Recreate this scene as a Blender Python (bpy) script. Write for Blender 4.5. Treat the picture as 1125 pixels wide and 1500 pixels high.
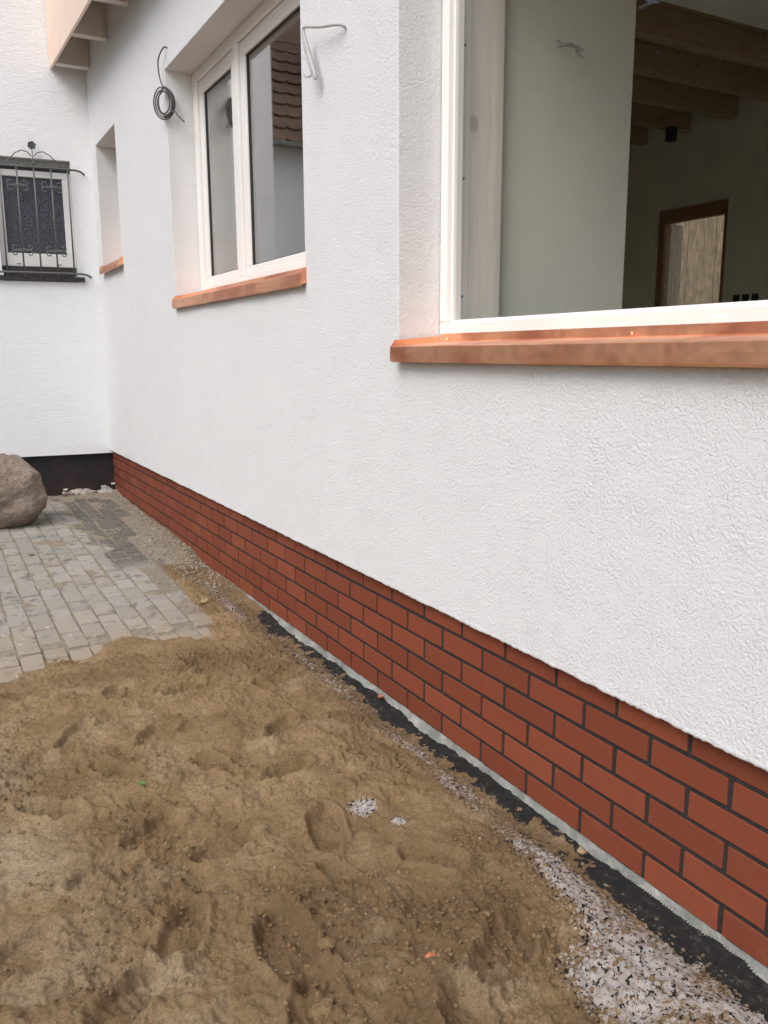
import bpy, bmesh, math, random
import numpy as np
from mathutils import Vector, Matrix, noise as mnoise
R = math.radians
random.seed(7); rng = np.random.default_rng(11)
for o in list(bpy.data.objects): bpy.data.objects.remove(o)
sc = bpy.context.scene
C = sc.collection

# ------------------------------------------------------------------ camera
YAW, PITCH, ROLL = 0.5029, -0.1881, -0.0039
CAM = Vector((-1.5836, -1.4434, 1.4129))
cy, sy, cp, sp = math.cos(YAW), math.sin(YAW), math.cos(PITCH), math.sin(PITCH)
fw = Vector((sy * cp, cy * cp, sp)); rt = Vector((cy, -sy, 0)); up = rt.cross(fw)
c_, s_ = math.cos(ROLL), math.sin(ROLL)
rt2 = c_ * rt + s_ * up; up2 = -s_ * rt + c_ * up
cam = bpy.data.cameras.new('camera'); camo = bpy.data.objects.new('camera', cam); C.objects.link(camo)
M = Matrix((rt2, up2, -fw)).transposed().to_4x4(); M.translation = CAM
camo.matrix_world = M
cam.sensor_fit = 'HORIZONTAL'; cam.sensor_width = 36.0; cam.lens = 1223.93 / 1125 * 36
cam.clip_start = 0.05; cam.clip_end = 2000
sc.camera = camo

# ------------------------------------------------------------------ world, sun, exposure
SUN_EL, SUN_AZ = R(50), R(244)          # azimuth measured clockwise from +y
w = bpy.data.worlds.new('World'); sc.world = w; w.use_nodes = True
nt = w.node_tree; bg = nt.nodes['Background']
sky = nt.nodes.new('ShaderNodeTexSky'); sky.sky_type = 'NISHITA'; sky.sun_disc = False
sky.sun_elevation = SUN_EL; sky.sun_rotation = SUN_AZ; sky.air_density = 1.0; sky.dust_density = 3.0; sky.ozone_density = 1.0
hs = nt.nodes.new('ShaderNodeHueSaturation'); hs.inputs['Saturation'].default_value = 0.75
nt.links.new(sky.outputs[0], hs.inputs['Color']); nt.links.new(hs.outputs[0], bg.inputs[0])
bg.inputs[1].default_value = 0.15
sl = bpy.data.lights.new('sun', 'SUN'); sl.energy = 1.1; sl.angle = R(40); sl.color = (1.0, 0.99, 0.98)
so = bpy.data.objects.new('sun', sl); C.objects.link(so)
sd = Vector((math.sin(SUN_AZ) * math.cos(SUN_EL), math.cos(SUN_AZ) * math.cos(SUN_EL), math.sin(SUN_EL)))
so.rotation_euler = (-sd).to_track_quat('-Z', 'Y').to_euler(); so.location = sd * 30
sc.view_settings.view_transform = 'Standard'; sc.view_settings.look = 'None'
sc.view_settings.gamma = 1.0; sc.view_settings.exposure = 0.60
sc.render.engine = 'CYCLES'

# ------------------------------------------------------------------ material helpers
def nmat(name):
    m = bpy.data.materials.new(name); m.use_nodes = True
    return m, m.node_tree, m.node_tree.nodes['Principled BSDF']
class N:
    def __init__(s, nt): s.nt = nt
    def n(s, t, **kw):
        x = s.nt.nodes.new(t)
        for k, v in kw.items(): setattr(x, k, v)
        return x
    def link(s, a, b): s.nt.links.new(a, b)
    def coord(s, kind='Object', scale=(1, 1, 1)):
        c = s.n('ShaderNodeTexCoord'); m = s.n('ShaderNodeMapping'); m.inputs['Scale'].default_value = scale
        s.link(c.outputs[kind], m.inputs[0]); return m.outputs[0]
    def pos(s, scale=(1, 1, 1)):
        c = s.n('ShaderNodeNewGeometry'); m = s.n('ShaderNodeMapping'); m.inputs['Scale'].default_value = scale
        s.link(c.outputs['Position'], m.inputs[0]); return m.outputs[0]
    def noise(s, v, scale, detail=3, rough=.55, dist=0):
        x = s.n('ShaderNodeTexNoise'); x.inputs['Scale'].default_value = scale; x.inputs['Detail'].default_value = detail
        x.inputs['Roughness'].default_value = rough; x.inputs['Distortion'].default_value = dist
        s.link(v, x.inputs['Vector']); return x.outputs['Fac']
    def voro(s, v, scale, feature='F1', out='Distance'):
        x = s.n('ShaderNodeTexVoronoi', feature=feature); x.inputs['Scale'].default_value = scale
        s.link(v, x.inputs['Vector']); return x.outputs[out]
    def ramp(s, f, stops):
        x = s.n('ShaderNodeValToRGB'); e = x.color_ramp.elements
        while len(e) < len(stops): e.new(.5)
        for i, (p, c) in enumerate(stops):
            e[i].position = p; e[i].color = (c, c, c, 1) if not hasattr(c, '__len__') else (*c, 1)
        s.link(f, x.inputs[0]); return x.outputs[0]
    def math(s, op, a, b=None, clamp=False):
        x = s.n('ShaderNodeMath', operation=op); x.use_clamp = clamp
        for i, q in enumerate((a, b)):
            if q is None: continue
            if isinstance(q, (int, float)): x.inputs[i].default_value = q
            else: s.link(q, x.inputs[i])
        return x.outputs[0]
    def mix(s, f, a, b, blend='MIX'):
        x = s.n('ShaderNodeMix', data_type='RGBA', blend_type=blend)
        for k, q in ((0, f), (6, a), (7, b)):
            if isinstance(q, (int, float)): x.inputs[k].default_value = q
            elif isinstance(q, tuple): x.inputs[k].default_value = (*q, 1)
            else: s.link(q, x.inputs[k])
        return x.outputs[2]
    def bump(s, h, dist, strength=1.0, normal=None):
        x = s.n('ShaderNodeBump'); x.inputs['Distance'].default_value = dist; x.inputs['Strength'].default_value = strength
        s.link(h, x.inputs['Height'])
        if normal is not None: s.link(normal, x.inputs['Normal'])
        return x.outputs[0]

MAT = {}
def simple(name, col, rough=.6, metal=0, var=.12, vs=12, bump=0, bs=80, spec=.5):
    m, t, b = nmat(name); n = N(t); v = n.pos()
    f = n.noise(v, vs, 4)
    lo = tuple(c * (1 - var) for c in col); hi = tuple(min(1, c * (1 + var)) for c in col)
    n.link(n.ramp(f, [(.3, lo), (.7, hi)]), b.inputs['Base Color'])
    b.inputs['Roughness'].default_value = rough; b.inputs['Metallic'].default_value = metal
    b.inputs['Specular IOR Level'].default_value = spec
    if bump: n.link(n.bump(n.noise(v, bs, 3), bump), b.inputs['Normal'])
    MAT[name] = m; return m

def plaster(name, col, sc_=1.0, depth=.0052, scratch=False):
    m, t, b = nmat(name); n = N(t); v = n.pos(); 
    big = n.noise(v, .9, 3); mid = n.noise(v, 6, 4)
    c = n.ramp(n.math('ADD', n.math('MULTIPLY', big, .6), n.math('MULTIPLY', mid, .4)), [(.3, tuple(x * .965 for x in col)), (.7, col)])
    n.link(c, b.inputs['Base Color'])
    b.inputs['Roughness'].default_value = .92; b.inputs['Specular IOR Level'].default_value = .15
    # rubbed render: 2-5 mm grains, torn pits between them
    g1 = n.noise(v, 215 * sc_, 4, .7, .1)
    g2 = n.math('MULTIPLY', n.ramp(n.noise(v, 95 * sc_, 3, .65, .25), [(.34, 0), (.54, 1)]), n.ramp(n.noise(v, 11, 3, .6), [(.32, .35), (.68, 1)]))
    h = n.math('ADD', n.math('MULTIPLY', g1, .85), n.math('MULTIPLY', g2, .42))
    if scratch:
        vs = n.pos((14, 14, 60)); s = n.ramp(n.noise(vs, 1.3, 3, .6), [(.52, 0), (.62, 1)])
        h = n.math('SUBTRACT', h, n.math('MULTIPLY', s, .35))
    n.link(n.bump(h, depth), b.inputs['Normal'])
    MAT[name] = m; return m
plaster('plaster', (.79, .80, .80))
plaster('plaster_wing', (.86, .87, .87), .7, .004, True)
simple('interior_paint', (.62, .61, .56), .85, 0, .04, 3, .0008, 60)
simple('interior_dark_paint', (.80, .76, .64), .85, 0, .06, 3)
simple('pvc', (.80, .79, .77), .28, 0, .02, 3)
simple('pvc_gasket', (.03, .03, .03), .6)
simple('rafter_white', (.66, .62, .58), .7, 0, .08, 9, .0005, 90)
simple('soffit_brown', (.40, .28, .21), .75, 0, .12, 7)
simple('iron', (.12, .13, .125), .5, .3, .2, 30, .0004, 200)
simple('cable_grey', (.075, .075, .072), .5, 0, .15, 40)
simple('cable_light', (.40, .40, .39), .45, 0, .12, 60)
simple('black_plastic', (.012, .012, .014), .5)
simple('sill_dark', (.035, .028, .026), .5, 0, .2, 20)
simple('niche_grey', (.30, .30, .28), .8, 0, .08, 10)
simple('white_spacer', (.75, .74, .70), .6)
simple('leaf_dry', (.36, .25, .14), .8, 0, .3, 60)
simple('sprig_green', (.10, .20, .05), .7, 0, .3, 60)
simple('brick_chip', (.42, .14, .07), .85, 0, .2, 60)
simple('roof_deck', (.10, .10, .10), .9)
simple('cream_liner', (.86, .80, .62), .6)
simple('barn_board', (.40, .33, .25), .85, 0, .3, 8)
simple('screed', (.62, .60, .55), .9, 0, .1, 3)
simple('concrete', (.33, .32, .30), .9, 0, .2, 14, .001, 60)

def mat_copper(name, rough, c1, c2):
    m, t, b = nmat(name); n = N(t); v = n.pos((1, 1, 2))
    f = n.noise(v, 2.4, 3, .5, .3); f2 = n.noise(n.pos(), 26, 4)
    g = n.ramp(f, [(.40, 0), (.52, 1)])
    col = n.mix(g, c1, c2)
    col = n.mix(n.ramp(f2, [(.60, 0), (.80, .28)]), col, tuple(x * .55 for x in c1))
    n.link(col, b.inputs['Base Color']); b.inputs['Metallic'].default_value = 1
    n.link(n.ramp(f2, [(.3, rough - .06), (.7, rough + .1)]), b.inputs['Roughness'])
    n.link(n.bump(n.noise(n.pos((3, 1, 1)), 5, 2), .004, .5), b.inputs['Normal'])
    MAT[name] = m; return b
mat_copper('copper', .38, (.70, .29, .17), (.95, .50, .30)).inputs['Metallic'].default_value = .78
mat_copper('copper_fascia', .42, (.86, .64, .52), (.89, .70, .58)).inputs['Metallic'].default_value = .25

def mat_brick():
    m, t, b = nmat('brick_red'); n = N(t); v = n.pos()
    oi = n.n('ShaderNodeObjectInfo')
    base = n.ramp(oi.outputs['Random'], [(0, (.175, .042, .020)), (.5, (.208, .050, .023)), (1, (.240, .062, .029))])
    f = n.noise(v, 22, 4); f2 = n.noise(v, 260, 2)
    col = n.mix(n.ramp(f, [(.35, 0), (.75, .35)]), base, (.16, .05, .032))
    col = n.mix(n.ramp(f2, [(.60, 0), (.80, .25)]), col, (.32, .14, .09))
    dust = n.ramp(n.noise(v, 9, 5, .7), [(.60, 0), (.8, .10)])
    col = n.mix(dust, col, (.40, .28, .22))
    n.link(col, b.inputs['Base Color']); b.inputs['Roughness'].default_value = .62
    b.inputs['Specular IOR Level'].default_value = .35
    n.link(n.bump(n.noise(v, 160, 3), .0009), b.inputs['Normal'])
    MAT['brick_red'] = m
mat_brick()
simple('joint_dark', (.022, .019, .017), .95, 0, .35, 60, .0015, 250)

def mat_mortar():
    m, t, b = nmat('mortar_grey'); n = N(t); v = n.pos()
    f = n.ramp(n.noise(v, 8, 5, .7), [(.40, (.17, .175, .155)), (.60, (.30, .30, .275)), (.75, (.60, .59, .56))])
    n.link(f, b.inputs['Base Color']); b.inputs['Roughness'].default_value = .9
    n.link(n.bump(n.noise(v, 130, 4), .003), b.inputs['Normal']); MAT['mortar_grey'] = m
mat_mortar()

def mat_glass(name, tint=(1, 1, 1), rough=0.0, dirt=0.0, boost=1.0, bump=0):
    m = bpy.data.materials.new(name); m.use_nodes = True; t = m.node_tree; n = N(t)
    for x in list(t.nodes):
        if x.type != 'OUTPUT_MATERIAL': t.nodes.remove(x)
    out = [x for x in t.nodes if x.type == 'OUTPUT_MATERIAL'][0]
    tr = n.n('ShaderNodeBsdfTransparent'); tr.inputs[0].default_value = (*tint, 1)
    gl = n.n('ShaderNodeBsdfGlossy'); gl.inputs['Roughness'].default_value = rough
    lw = n.n('ShaderNodeLayerWeight'); lw.inputs[0].default_value = .5     # Schlick, the same from both sides of the pane
    fac = n.math('MULTIPLY', n.math('ADD', n.math('MULTIPLY', n.math('POWER', lw.outputs['Facing'], 5.0), .96), .04), boost, True)
    if bump:
        nb = n.bump(n.noise(n.pos(), bump[0], 3), bump[1]); n.link(nb, gl.inputs['Normal'])
    mx = n.n('ShaderNodeMixShader'); n.link(fac, mx.inputs[0]); n.link(tr.outputs[0], mx.inputs[1]); n.link(gl.outputs[0], mx.inputs[2])
    last = mx.outputs[0]
    if dirt:
        df = n.n('ShaderNodeBsdfTranslucent'); df.inputs[0].default_value = (.50, .40, .30, 1)
        f = n.math('MULTIPLY', n.ramp(n.noise(n.pos((1, 14, 1.6)), 4, 4, .7), [(.35, .15), (.75, 1)]), dirt)
        m2 = n.n('ShaderNodeMixShader'); n.link(f, m2.inputs[0]); n.link(last, m2.inputs[1]); n.link(df.outputs[0], m2.inputs[2]); last = m2.outputs[0]
    n.link(last, out.inputs[0]); MAT[name] = m
mat_glass('glass', (.975, .98, .965), 0, 0, 1.0)
mat_glass('glass_casement', (.92, .93, .90), 0, 0, 2.8)
mat_glass('glass_dusty', (.9, .87, .82), 0, .6, 1.0)
def mat_frosted():
    m, t, b = nmat('glass_frosted'); n = N(t); v = n.pos()
    n.link(n.ramp(n.noise(v, 60, 3), [(.35, (.018, .018, .028)), (.7, (.05, .05, .075))]), b.inputs['Base Color'])
    b.inputs['Roughness'].default_value = .12; b.inputs['Specular IOR Level'].default_value = .8
    n.link(n.bump(n.noise(v, 75, 2, .5, .6), .006), b.inputs['Normal']); MAT['glass_frosted'] = m
mat_frosted()

def mat_wood(name, a, b_, scale=(1, 14, 14), knots=True, rough=.65):
    m, t, b = nmat(name); n = N(t); v = n.pos(scale)
    col = n.mix(n.ramp(n.noise(v, 3, 5, .6, .4), [(.3, 0), (.7, 1)]), a, b_)
    if knots:
        k = n.voro(n.pos((1, 1, .6)), 6.5)
        col = n.mix(n.ramp(k, [(.0, .7), (.10, .55), (.16, 0)]), col, tuple(x * .35 for x in a))
    n.link(col, b.inputs['Base Color']); b.inputs['Roughness'].default_value = rough; MAT[name] = m
mat_wood('beam_wood', (.38, .26, .15), (.48, .35, .21))
mat_wood('brown_frame', (.27, .12, .06), (.36, .17, .09), (14, 14, 1), False, .45)
mat_wood('whitewashed_board', (.60, .56, .52), (.70, .67, .63), (10, 10, 1))

def mat_sand():
    m, t, b = nmat('sand'); n = N(t); v = n.pos()
    at = n.n('ShaderNodeAttribute', attribute_name='wet').outputs['Fac']
    lt = n.n('ShaderNodeAttribute', attribute_name='pale').outputs['Fac']
    f = n.noise(v, 7, 5, .65); g = n.noise(v, 120, 4, .7); g2 = n.noise(v, 700, 2, .6)
    col = n.ramp(f, [(.3, (.225, .145, .070)), (.5, (.310, .210, .112)), (.72, (.400, .285, .165))])
    col = n.mix(n.math('MULTIPLY', at, .85), col, (.165, .102, .052))
    col = n.mix(n.math('MULTIPLY', lt, .75), col, (.50, .40, .27))
    col = n.mix(n.ramp(g, [(.40, .45), (.55, 0)]), col, (.15, .095, .05))
    col = n.mix(n.ramp(g2, [(.58, 0), (.75, .5)]), col, (.48, .37, .25))
    sp_ = n.voro(v, 150, 'F1'); col = n.mix(n.ramp(sp_, [(.06, .9), (.12, 0)]), col, (.55, .50, .42))
    sa = n.n('ShaderNodeAttribute', attribute_name='spill').outputs['Fac']
    fm = n.noise(v, 85, 4, .7)
    sf = n.ramp(n.math('ADD', sa, n.math('MULTIPLY', n.math('SUBTRACT', fm, .5), 2.4)), [(.44, 0), (.64, .9)])
    col = n.mix(sf, col, n.ramp(n.noise(v, 40, 4, .7), [(.3, (.42, .36, .32)), (.6, (.60, .56, .54))]))
    bl = n.math('MULTIPLY', n.ramp(n.noise(v, 80, 3, .6), [(.56, 0), (.60, 1)]), n.ramp(sa, [(.10, 0), (.30, 1)]))
    col = n.mix(bl, col, (.03, .027, .024))
    n.link(col, b.inputs['Base Color']); b.inputs['Roughness'].default_value = .97; b.inputs['Specular IOR Level'].default_value = .12
    h = n.math('ADD', n.math('MULTIPLY', n.noise(v, 90, 4, .65), .65), n.math('MULTIPLY', n.noise(v, 420, 3, .7), .35))
    n.link(n.bump(h, .016), b.inputs['Normal']); MAT['sand'] = m
mat_sand()
def mat_bitumen():
    m, t, b = nmat('bitumen'); n = N(t); v = n.pos()
    col = n.ramp(n.noise(v, 40, 5, .7), [(.3, (.010, .010, .010)), (.58, (.024, .023, .021)), (.72, (.11, .095, .078))])
    n.link(col, b.inputs['Base Color']); b.inputs['Roughness'].default_value = .75; b.inputs['Specular IOR Level'].default_value = .25
    n.link(n.bump(n.noise(v, 170, 4, .7), .006), b.inputs['Normal']); MAT['bitumen'] = m
mat_bitumen()
def mat_spill():
    m, t, b = nmat('mortar_spill'); n = N(t); v = n.pos()
    col = n.ramp(n.noise(v, 55, 5, .7), [(.3, (.34, .28, .23)), (.55, (.50, .45, .42)), (.75, (.64, .60, .58))])
    sp_ = n.ramp(n.noise(v, 62, 3, .6), [(.55, 0), (.60, 1)])
    col = n.mix(sp_, col, (.035, .032, .03))
    n.link(col, b.inputs['Base Color']); b.inputs['Roughness'].default_value = .95
    n.link(n.bump(n.noise(v, 150, 4, .7), .005), b.inputs['Normal']); MAT['mortar_spill'] = m
mat_spill()
def mat_paver():
    m, t, b = nmat('paver'); n = N(t); v = n.pos()
    oi = n.n('ShaderNodeObjectInfo')
    base = n.ramp(oi.outputs['Random'], [(0, (.29, .275, .245)), (.5, (.325, .308, .275)), (1, (.36, .34, .305))])
    f = n.noise(v, 5, 5, .65)
    col = n.mix(n.ramp(f, [(.45, 0), (.68, .5)]), base, (.37, .30, .215))
    blot = n.ramp(n.noise(v, 13, 4, .6), [(.565, 0), (.66, .75)])
    col = n.mix(blot, col, (.125, .115, .10))
    wet = n.n('ShaderNodeAttribute', attribute_name='x').outputs['Fac']
    # damp band beside the wall at the back: an irregular stain
    sx = n.n('ShaderNodeSeparateXYZ'); n.link(n.pos(), sx.inputs[0])
    d = n.math('ADD', n.math('MULTIPLY', sx.outputs[0], 1.9), n.math('MULTIPLY', n.noise(v, 3.2, 4, .6), 1.1))
    yb = n.math('MULTIPLY', n.ramp(n.math('MULTIPLY', sx.outputs[1], .1), [(.39, 0), (.42, 1)]), 1.0)
    st = n.math('MULTIPLY', n.ramp(n.math('ADD', d, .66), [(.10, 0), (.22, .78)]), yb)
    col = n.mix(st, col, (.085, .078, .064))
    yf = n.math('ADD', sx.outputs[1], n.math('MULTIPLY', n.noise(v, 6, 5, .7), 1.3))
    col = n.mix(n.ramp(n.math('MULTIPLY', yf, .1), [(.33, .60), (.39, 0)]), col, (.34, .265, .18))
    xf = n.math('ADD', n.math('SUBTRACT', sx.outputs[0], n.math('MULTIPLY', sx.outputs[1], .08)), n.math('MULTIPLY', n.noise(v, 8, 5, .7), .5))
    col = n.mix(n.math('MULTIPLY', n.ramp(n.math('ADD', xf, .9), [(.50, 0), (.62, .7)]), n.math('SUBTRACT', 1.0, yb)), col, (.25, .19, .125))
    white = n.ramp(n.noise(v, 30, 3, .5), [(.66, 0), (.70, .8)])
    col = n.mix(white, col, (.52, .49, .46))
    g = n.noise(v, 380, 3, .7); col = n.mix(n.ramp(g, [(.35, .35), (.55, 0)]), col, (.12, .11, .095))
    n.link(col, b.inputs['Base Color']); b.inputs['Roughness'].default_value = .93; b.inputs['Specular IOR Level'].default_value = .2
    n.link(n.bump(n.noise(v, 200, 3, .7), .0025), b.inputs['Normal']); MAT['paver'] = m
mat_paver()
def mat_ground(name, a, b_, c):
    m, t, b = nmat(name); n = N(t); v = n.pos()
    col = n.ramp(n.noise(v, 30, 6, .75), [(.28, a), (.5, b_), (.72, c)])
    n.link(col, b.inputs['Base Color']); b.inputs['Roughness'].default_value = .97; b.inputs['Specular IOR Level'].default_value = .1
    n.link(n.bump(n.noise(v, 110, 4, .75), .008), b.inputs['Normal']); MAT[name] = m
mat_ground('dirt', (.07, .058, .042), (.19, .15, .10), (.36, .29, .20))
mat_ground('gravel_stone', (.16, .13, .10), (.30, .26, .21), (.52, .48, .43))
mat_ground('rubble', (.30, .25, .22), (.44, .38, .34), (.58, .53, .50))
mat_ground('sand_clod', (.15, .095, .050), (.235, .150, .082), (.33, .225, .13))
def mat_bed():
    m, t, b = nmat('dirt_bed'); n = N(t); v = n.pos(); f = n.noise(v, 30, 6, .75)
    sd_ = n.n('ShaderNodeAttribute', attribute_name='side').outputs['Fac']
    c1 = n.ramp(f, [(.28, (.07, .058, .042)), (.5, (.19, .15, .10)), (.72, (.36, .29, .20))])
    c2 = n.ramp(f, [(.28, (.17, .14, .105)), (.5, (.27, .23, .175)), (.72, (.38, .34, .28))])
    n.link(n.mix(sd_, c2, c1), b.inputs['Base Color']); b.inputs['Roughness'].default_value = .97; b.inputs['Specular IOR Level'].default_value = .1
    n.link(n.bump(n.noise(v, 110, 4, .75), .008), b.inputs['Normal']); MAT['dirt_bed'] = m
mat_bed()
def mat_boulder():
    m, t, b = nmat('boulder'); n = N(t); v = n.pos()
    col = n.ramp(n.noise(v, 5, 6, .7, .4), [(.3, (.20, .155, .12)), (.5, (.34, .265, .205)), (.72, (.45, .37, .305))])
    col = n.mix(n.ramp(n.noise(v, 90, 4, .7), [(.3, .7), (.52, 0)]), col, (.13, .105, .085))
    n.link(col, b.inputs['Base Color']); b.inputs['Roughness'].default_value = .9
    h = n.math('ADD', n.noise(v, 14, 5, .7), n.math('MULTIPLY', n.noise(v, 90, 3), .35))
    n.link(n.bump(h, .045), b.inputs['Normal']); MAT['boulder'] = m
mat_boulder()
def mat_blackboard():
    m, t, b = nmat('bitumen_board'); n = N(t); v = n.pos()
    sx = n.n('ShaderNodeSeparateXYZ'); n.link(v, sx.inputs[0])
    f = n.math('SUBTRACT', n.noise(v, 6, 4), n.math('MULTIPLY', sx.outputs[2], .9))
    col = n.ramp(f, [(.12, (.009, .009, .010)), (.45, (.040, .018, .013))])
    n.link(col, b.inputs['Base Color']); b.inputs['Roughness'].default_value = .6
    n.link(n.bump(n.noise(v, 40, 4), .003), b.inputs['Normal']); MAT['bitumen_board'] = m
mat_blackboard()
def mat_tile():
    m, t, b = nmat('roof_tile'); n = N(t); v = n.pos()
    col = n.ramp(n.noise(v, 5, 5, .7), [(.3, (.075, .040, .028)), (.7, (.16, .085, .055))])
    n.link(col, b.inputs['Base Color']); b.inputs['Roughness'].default_value = .8; MAT['roof_tile'] = m
mat_tile()

# ------------------------------------------------------------------ mesh helpers
class MB:
    def __init__(s): s.v = []; s.f = []
    def add(s, vs, fs):
        k = len(s.v); s.v += [tuple(x) for x in vs]; s.f += [tuple(i + k for i in f) for f in fs]; return s
    def box(s, a, b, tf=None):
        (x0, y0, z0), (x1, y1, z1) = a, b
        vs = [Vector(p) for p in ((x0, y0, z0), (x1, y0, z0), (x1, y1, z0), (x0, y1, z0), (x0, y0, z1), (x1, y0, z1), (x1, y1, z1), (x0, y1, z1))]
        if tf: vs = [tf @ p for p in vs]
        return s.add(vs, [(3, 2, 1, 0), (4, 5, 6, 7), (0, 1, 5, 4), (1, 2, 6, 5), (2, 3, 7, 6), (3, 0, 4, 7)])
    def tube(s, pts, r, n=8, cap=True):
        pts = [Vector(p) for p in pts]; rr = r if hasattr(r, '__len__') else [r] * len(pts); k = len(s.v)
        up_ = None
        for i, p in enumerate(pts):
            d = (pts[min(i + 1, len(pts) - 1)] - pts[max(i - 1, 0)]).normalized()
            if up_ is None:
                up_ = Vector((0, 0, 1)) if abs(d.z) < .9 else Vector((1, 0, 0))
            a = d.cross(up_)
            if a.length < 1e-5: a = d.orthogonal()
            a.normalize(); b = a.cross(d).normalized(); up_ = b
            for j in range(n):
                t = 2 * math.pi * j / n; s.v.append(tuple(p + (a * math.cos(t) + b * math.sin(t)) * rr[i]))
        for i in range(len(pts) - 1):
            for j in range(n):
                q = k + i * n
                s.f.append((q + j, q + (j + 1) % n, q + n + (j + 1) % n, q + n + j))
        if cap:
            s.f.append(tuple(k + j for j in range(n))[::-1]); q = k + (len(pts) - 1) * n; s.f.append(tuple(q + j for j in range(n)))
        return s
    def mesh(s, name, mat, smooth=False):
        me = bpy.data.meshes.new(name); me.from_pydata(s.v, [], s.f); me.update()
        if mat: me.materials.append(MAT[mat])
        if smooth: me.polygons.foreach_set('use_smooth', [True] * len(me.polygons))
        return me
    def build(s, name, mat, parent=None, bevel=0, smooth=False):
        return link(name, s.mesh(name, mat, smooth), parent, bevel)
def link(name, me, parent=None, bevel=0):
    o = bpy.data.objects.new(name, me); C.objects.link(o)
    if parent is not None:
        o.parent = parent
        o.matrix_parent_inverse = parent_inv(parent)
    if bevel:
        m = o.modifiers.new('bevel', 'BEVEL'); m.width = bevel; m.segments = 2; m.limit_method = 'ANGLE'; m.angle_limit = R(40)
    return o
def wm(o):
    m = Matrix.LocRotScale(o.location, o.rotation_euler, o.scale)
    return (wm(o.parent) @ o.matrix_parent_inverse @ m) if o.parent else m
def parent_inv(p): return wm(p).inverted()
def box(name, a, b, mat, parent=None, bevel=0): return MB().box(a, b).build(name, mat, parent, bevel)
def tag(o, label=None, cat=None, group=None, kind=None):
    if label: o['label'] = label
    if cat: o['category'] = cat
    if group: o['group'] = group
    if kind: o['kind'] = kind
    return o
def empty(name, loc): 
    o = bpy.data.objects.new(name, None); o.location = loc; o.empty_display_size = .2; C.objects.link(o); return o
def recalc(me):
    bm = bmesh.new(); bm.from_mesh(me); bmesh.ops.recalc_face_normals(bm, faces=bm.faces); bm.to_mesh(me); bm.free()
def grid_mesh(name, X, Y, Z, mat, attrs=None, smooth=True):
    ny, nx = X.shape
    v = np.stack([X, Y, Z], -1).reshape(-1, 3)
    i = np.arange((ny - 1) * (nx - 1)); r_, q = i // (nx - 1), i % (nx - 1); a = r_ * nx + q
    f = np.stack([a, a + 1, a + nx + 1, a + nx], -1)
    me = bpy.data.meshes.new(name)
    me.vertices.add(len(v)); me.vertices.foreach_set('co', v.ravel().astype(np.float32))
    me.loops.add(f.size); me.loops.foreach_set('vertex_index', f.ravel().astype(np.int32))
    me.polygons.add(len(f)); me.polygons.foreach_set('loop_start', np.arange(0, f.size, 4, dtype=np.int32))
    me.update(calc_edges=True); me.validate()
    if smooth: me.polygons.foreach_set('use_smooth', [True] * len(f))
    me.materials.append(MAT[mat])
    for k, a_ in (attrs or {}).items():
        at = me.attributes.new(k, 'FLOAT', 'POINT'); at.data.foreach_set('value', a_.ravel().astype(np.float32))
    return me
_perm = rng.random((256, 256))
def vnoise(x, y, seed=0):
    x = x + seed * 17.31; y = y + seed * 9.77
    xi = np.floor(x).astype(int); yi = np.floor(y).astype(int); fx = x - xi; fy = y - yi
    fx = fx * fx * fx * (fx * (fx * 6 - 15) + 10); fy = fy * fy * fy * (fy * (fy * 6 - 15) + 10)
    g = lambda a, b: _perm[a & 255, b & 255]
    return (g(xi, yi) * (1 - fx) + g(xi + 1, yi) * fx) * (1 - fy) + (g(xi, yi + 1) * (1 - fx) + g(xi + 1, yi + 1) * fx) * fy
def fbm(x, y, s, o=4, seed=0, gain=.5):
    t = 0; a = 1; tot = 0
    for k in range(o):
        t = t + a * vnoise(x * s, y * s, seed + k); tot += a; a *= gain; s *= 2.03
    return t / tot
def sstep(a, b, x):
    t = np.clip((x - a) / (b - a), 0, 1); return t * t * (3 - 2 * t)
def rock_mesh(name, mat, r, sub=2, amp=.3, seed=0, flat=.7):
    bm = bmesh.new(); bmesh.ops.create_icosphere(bm, subdivisions=sub, radius=r)
    rs = np.random.default_rng(seed); ph = rs.random((6, 3)) * 6; kk = rs.normal(size=(6, 3)) * 1.6 / r
    for v in bm.verts:
        p = np.array(v.co); d = sum(math.sin(kk[i] @ p + ph[i, 0]) / (1 + i * .4) for i in range(6)) / 3
        v.co *= 1 + amp * d; v.co.z *= flat
    me = bpy.data.meshes.new(name); bm.to_mesh(me); bm.free(); me.materials.append(MAT[mat]); return me

# ================================================================== THE SETTING
PAVE_Y0 = 2.75
def pave_z(y): return .015 + (y - 2.8) * .0178
def ground_h(X, Y):
    """undulating site ground: loose sand near the wall, firmer behind"""
    return -.005 + .0178 * np.clip(Y - 2.8, 0, 4.2) - .012
# --- wide base ground to the horizon
xs = np.concatenate([[-300, -60, -20], np.linspace(-9, -3.4, 12), np.linspace(-3.2, .3, 8), [20, 60, 300]])
ys = np.concatenate([[-300, -60, -20], np.linspace(-9, 12, 30), [20, 60, 300]])
GX, GY = np.meshgrid(xs, ys)
g = link('ground', grid_mesh('ground', GX, GY, np.full_like(GX, -.12), 'dirt')); tag(g, kind='structure', label='bare dirt ground around the house')

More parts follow.
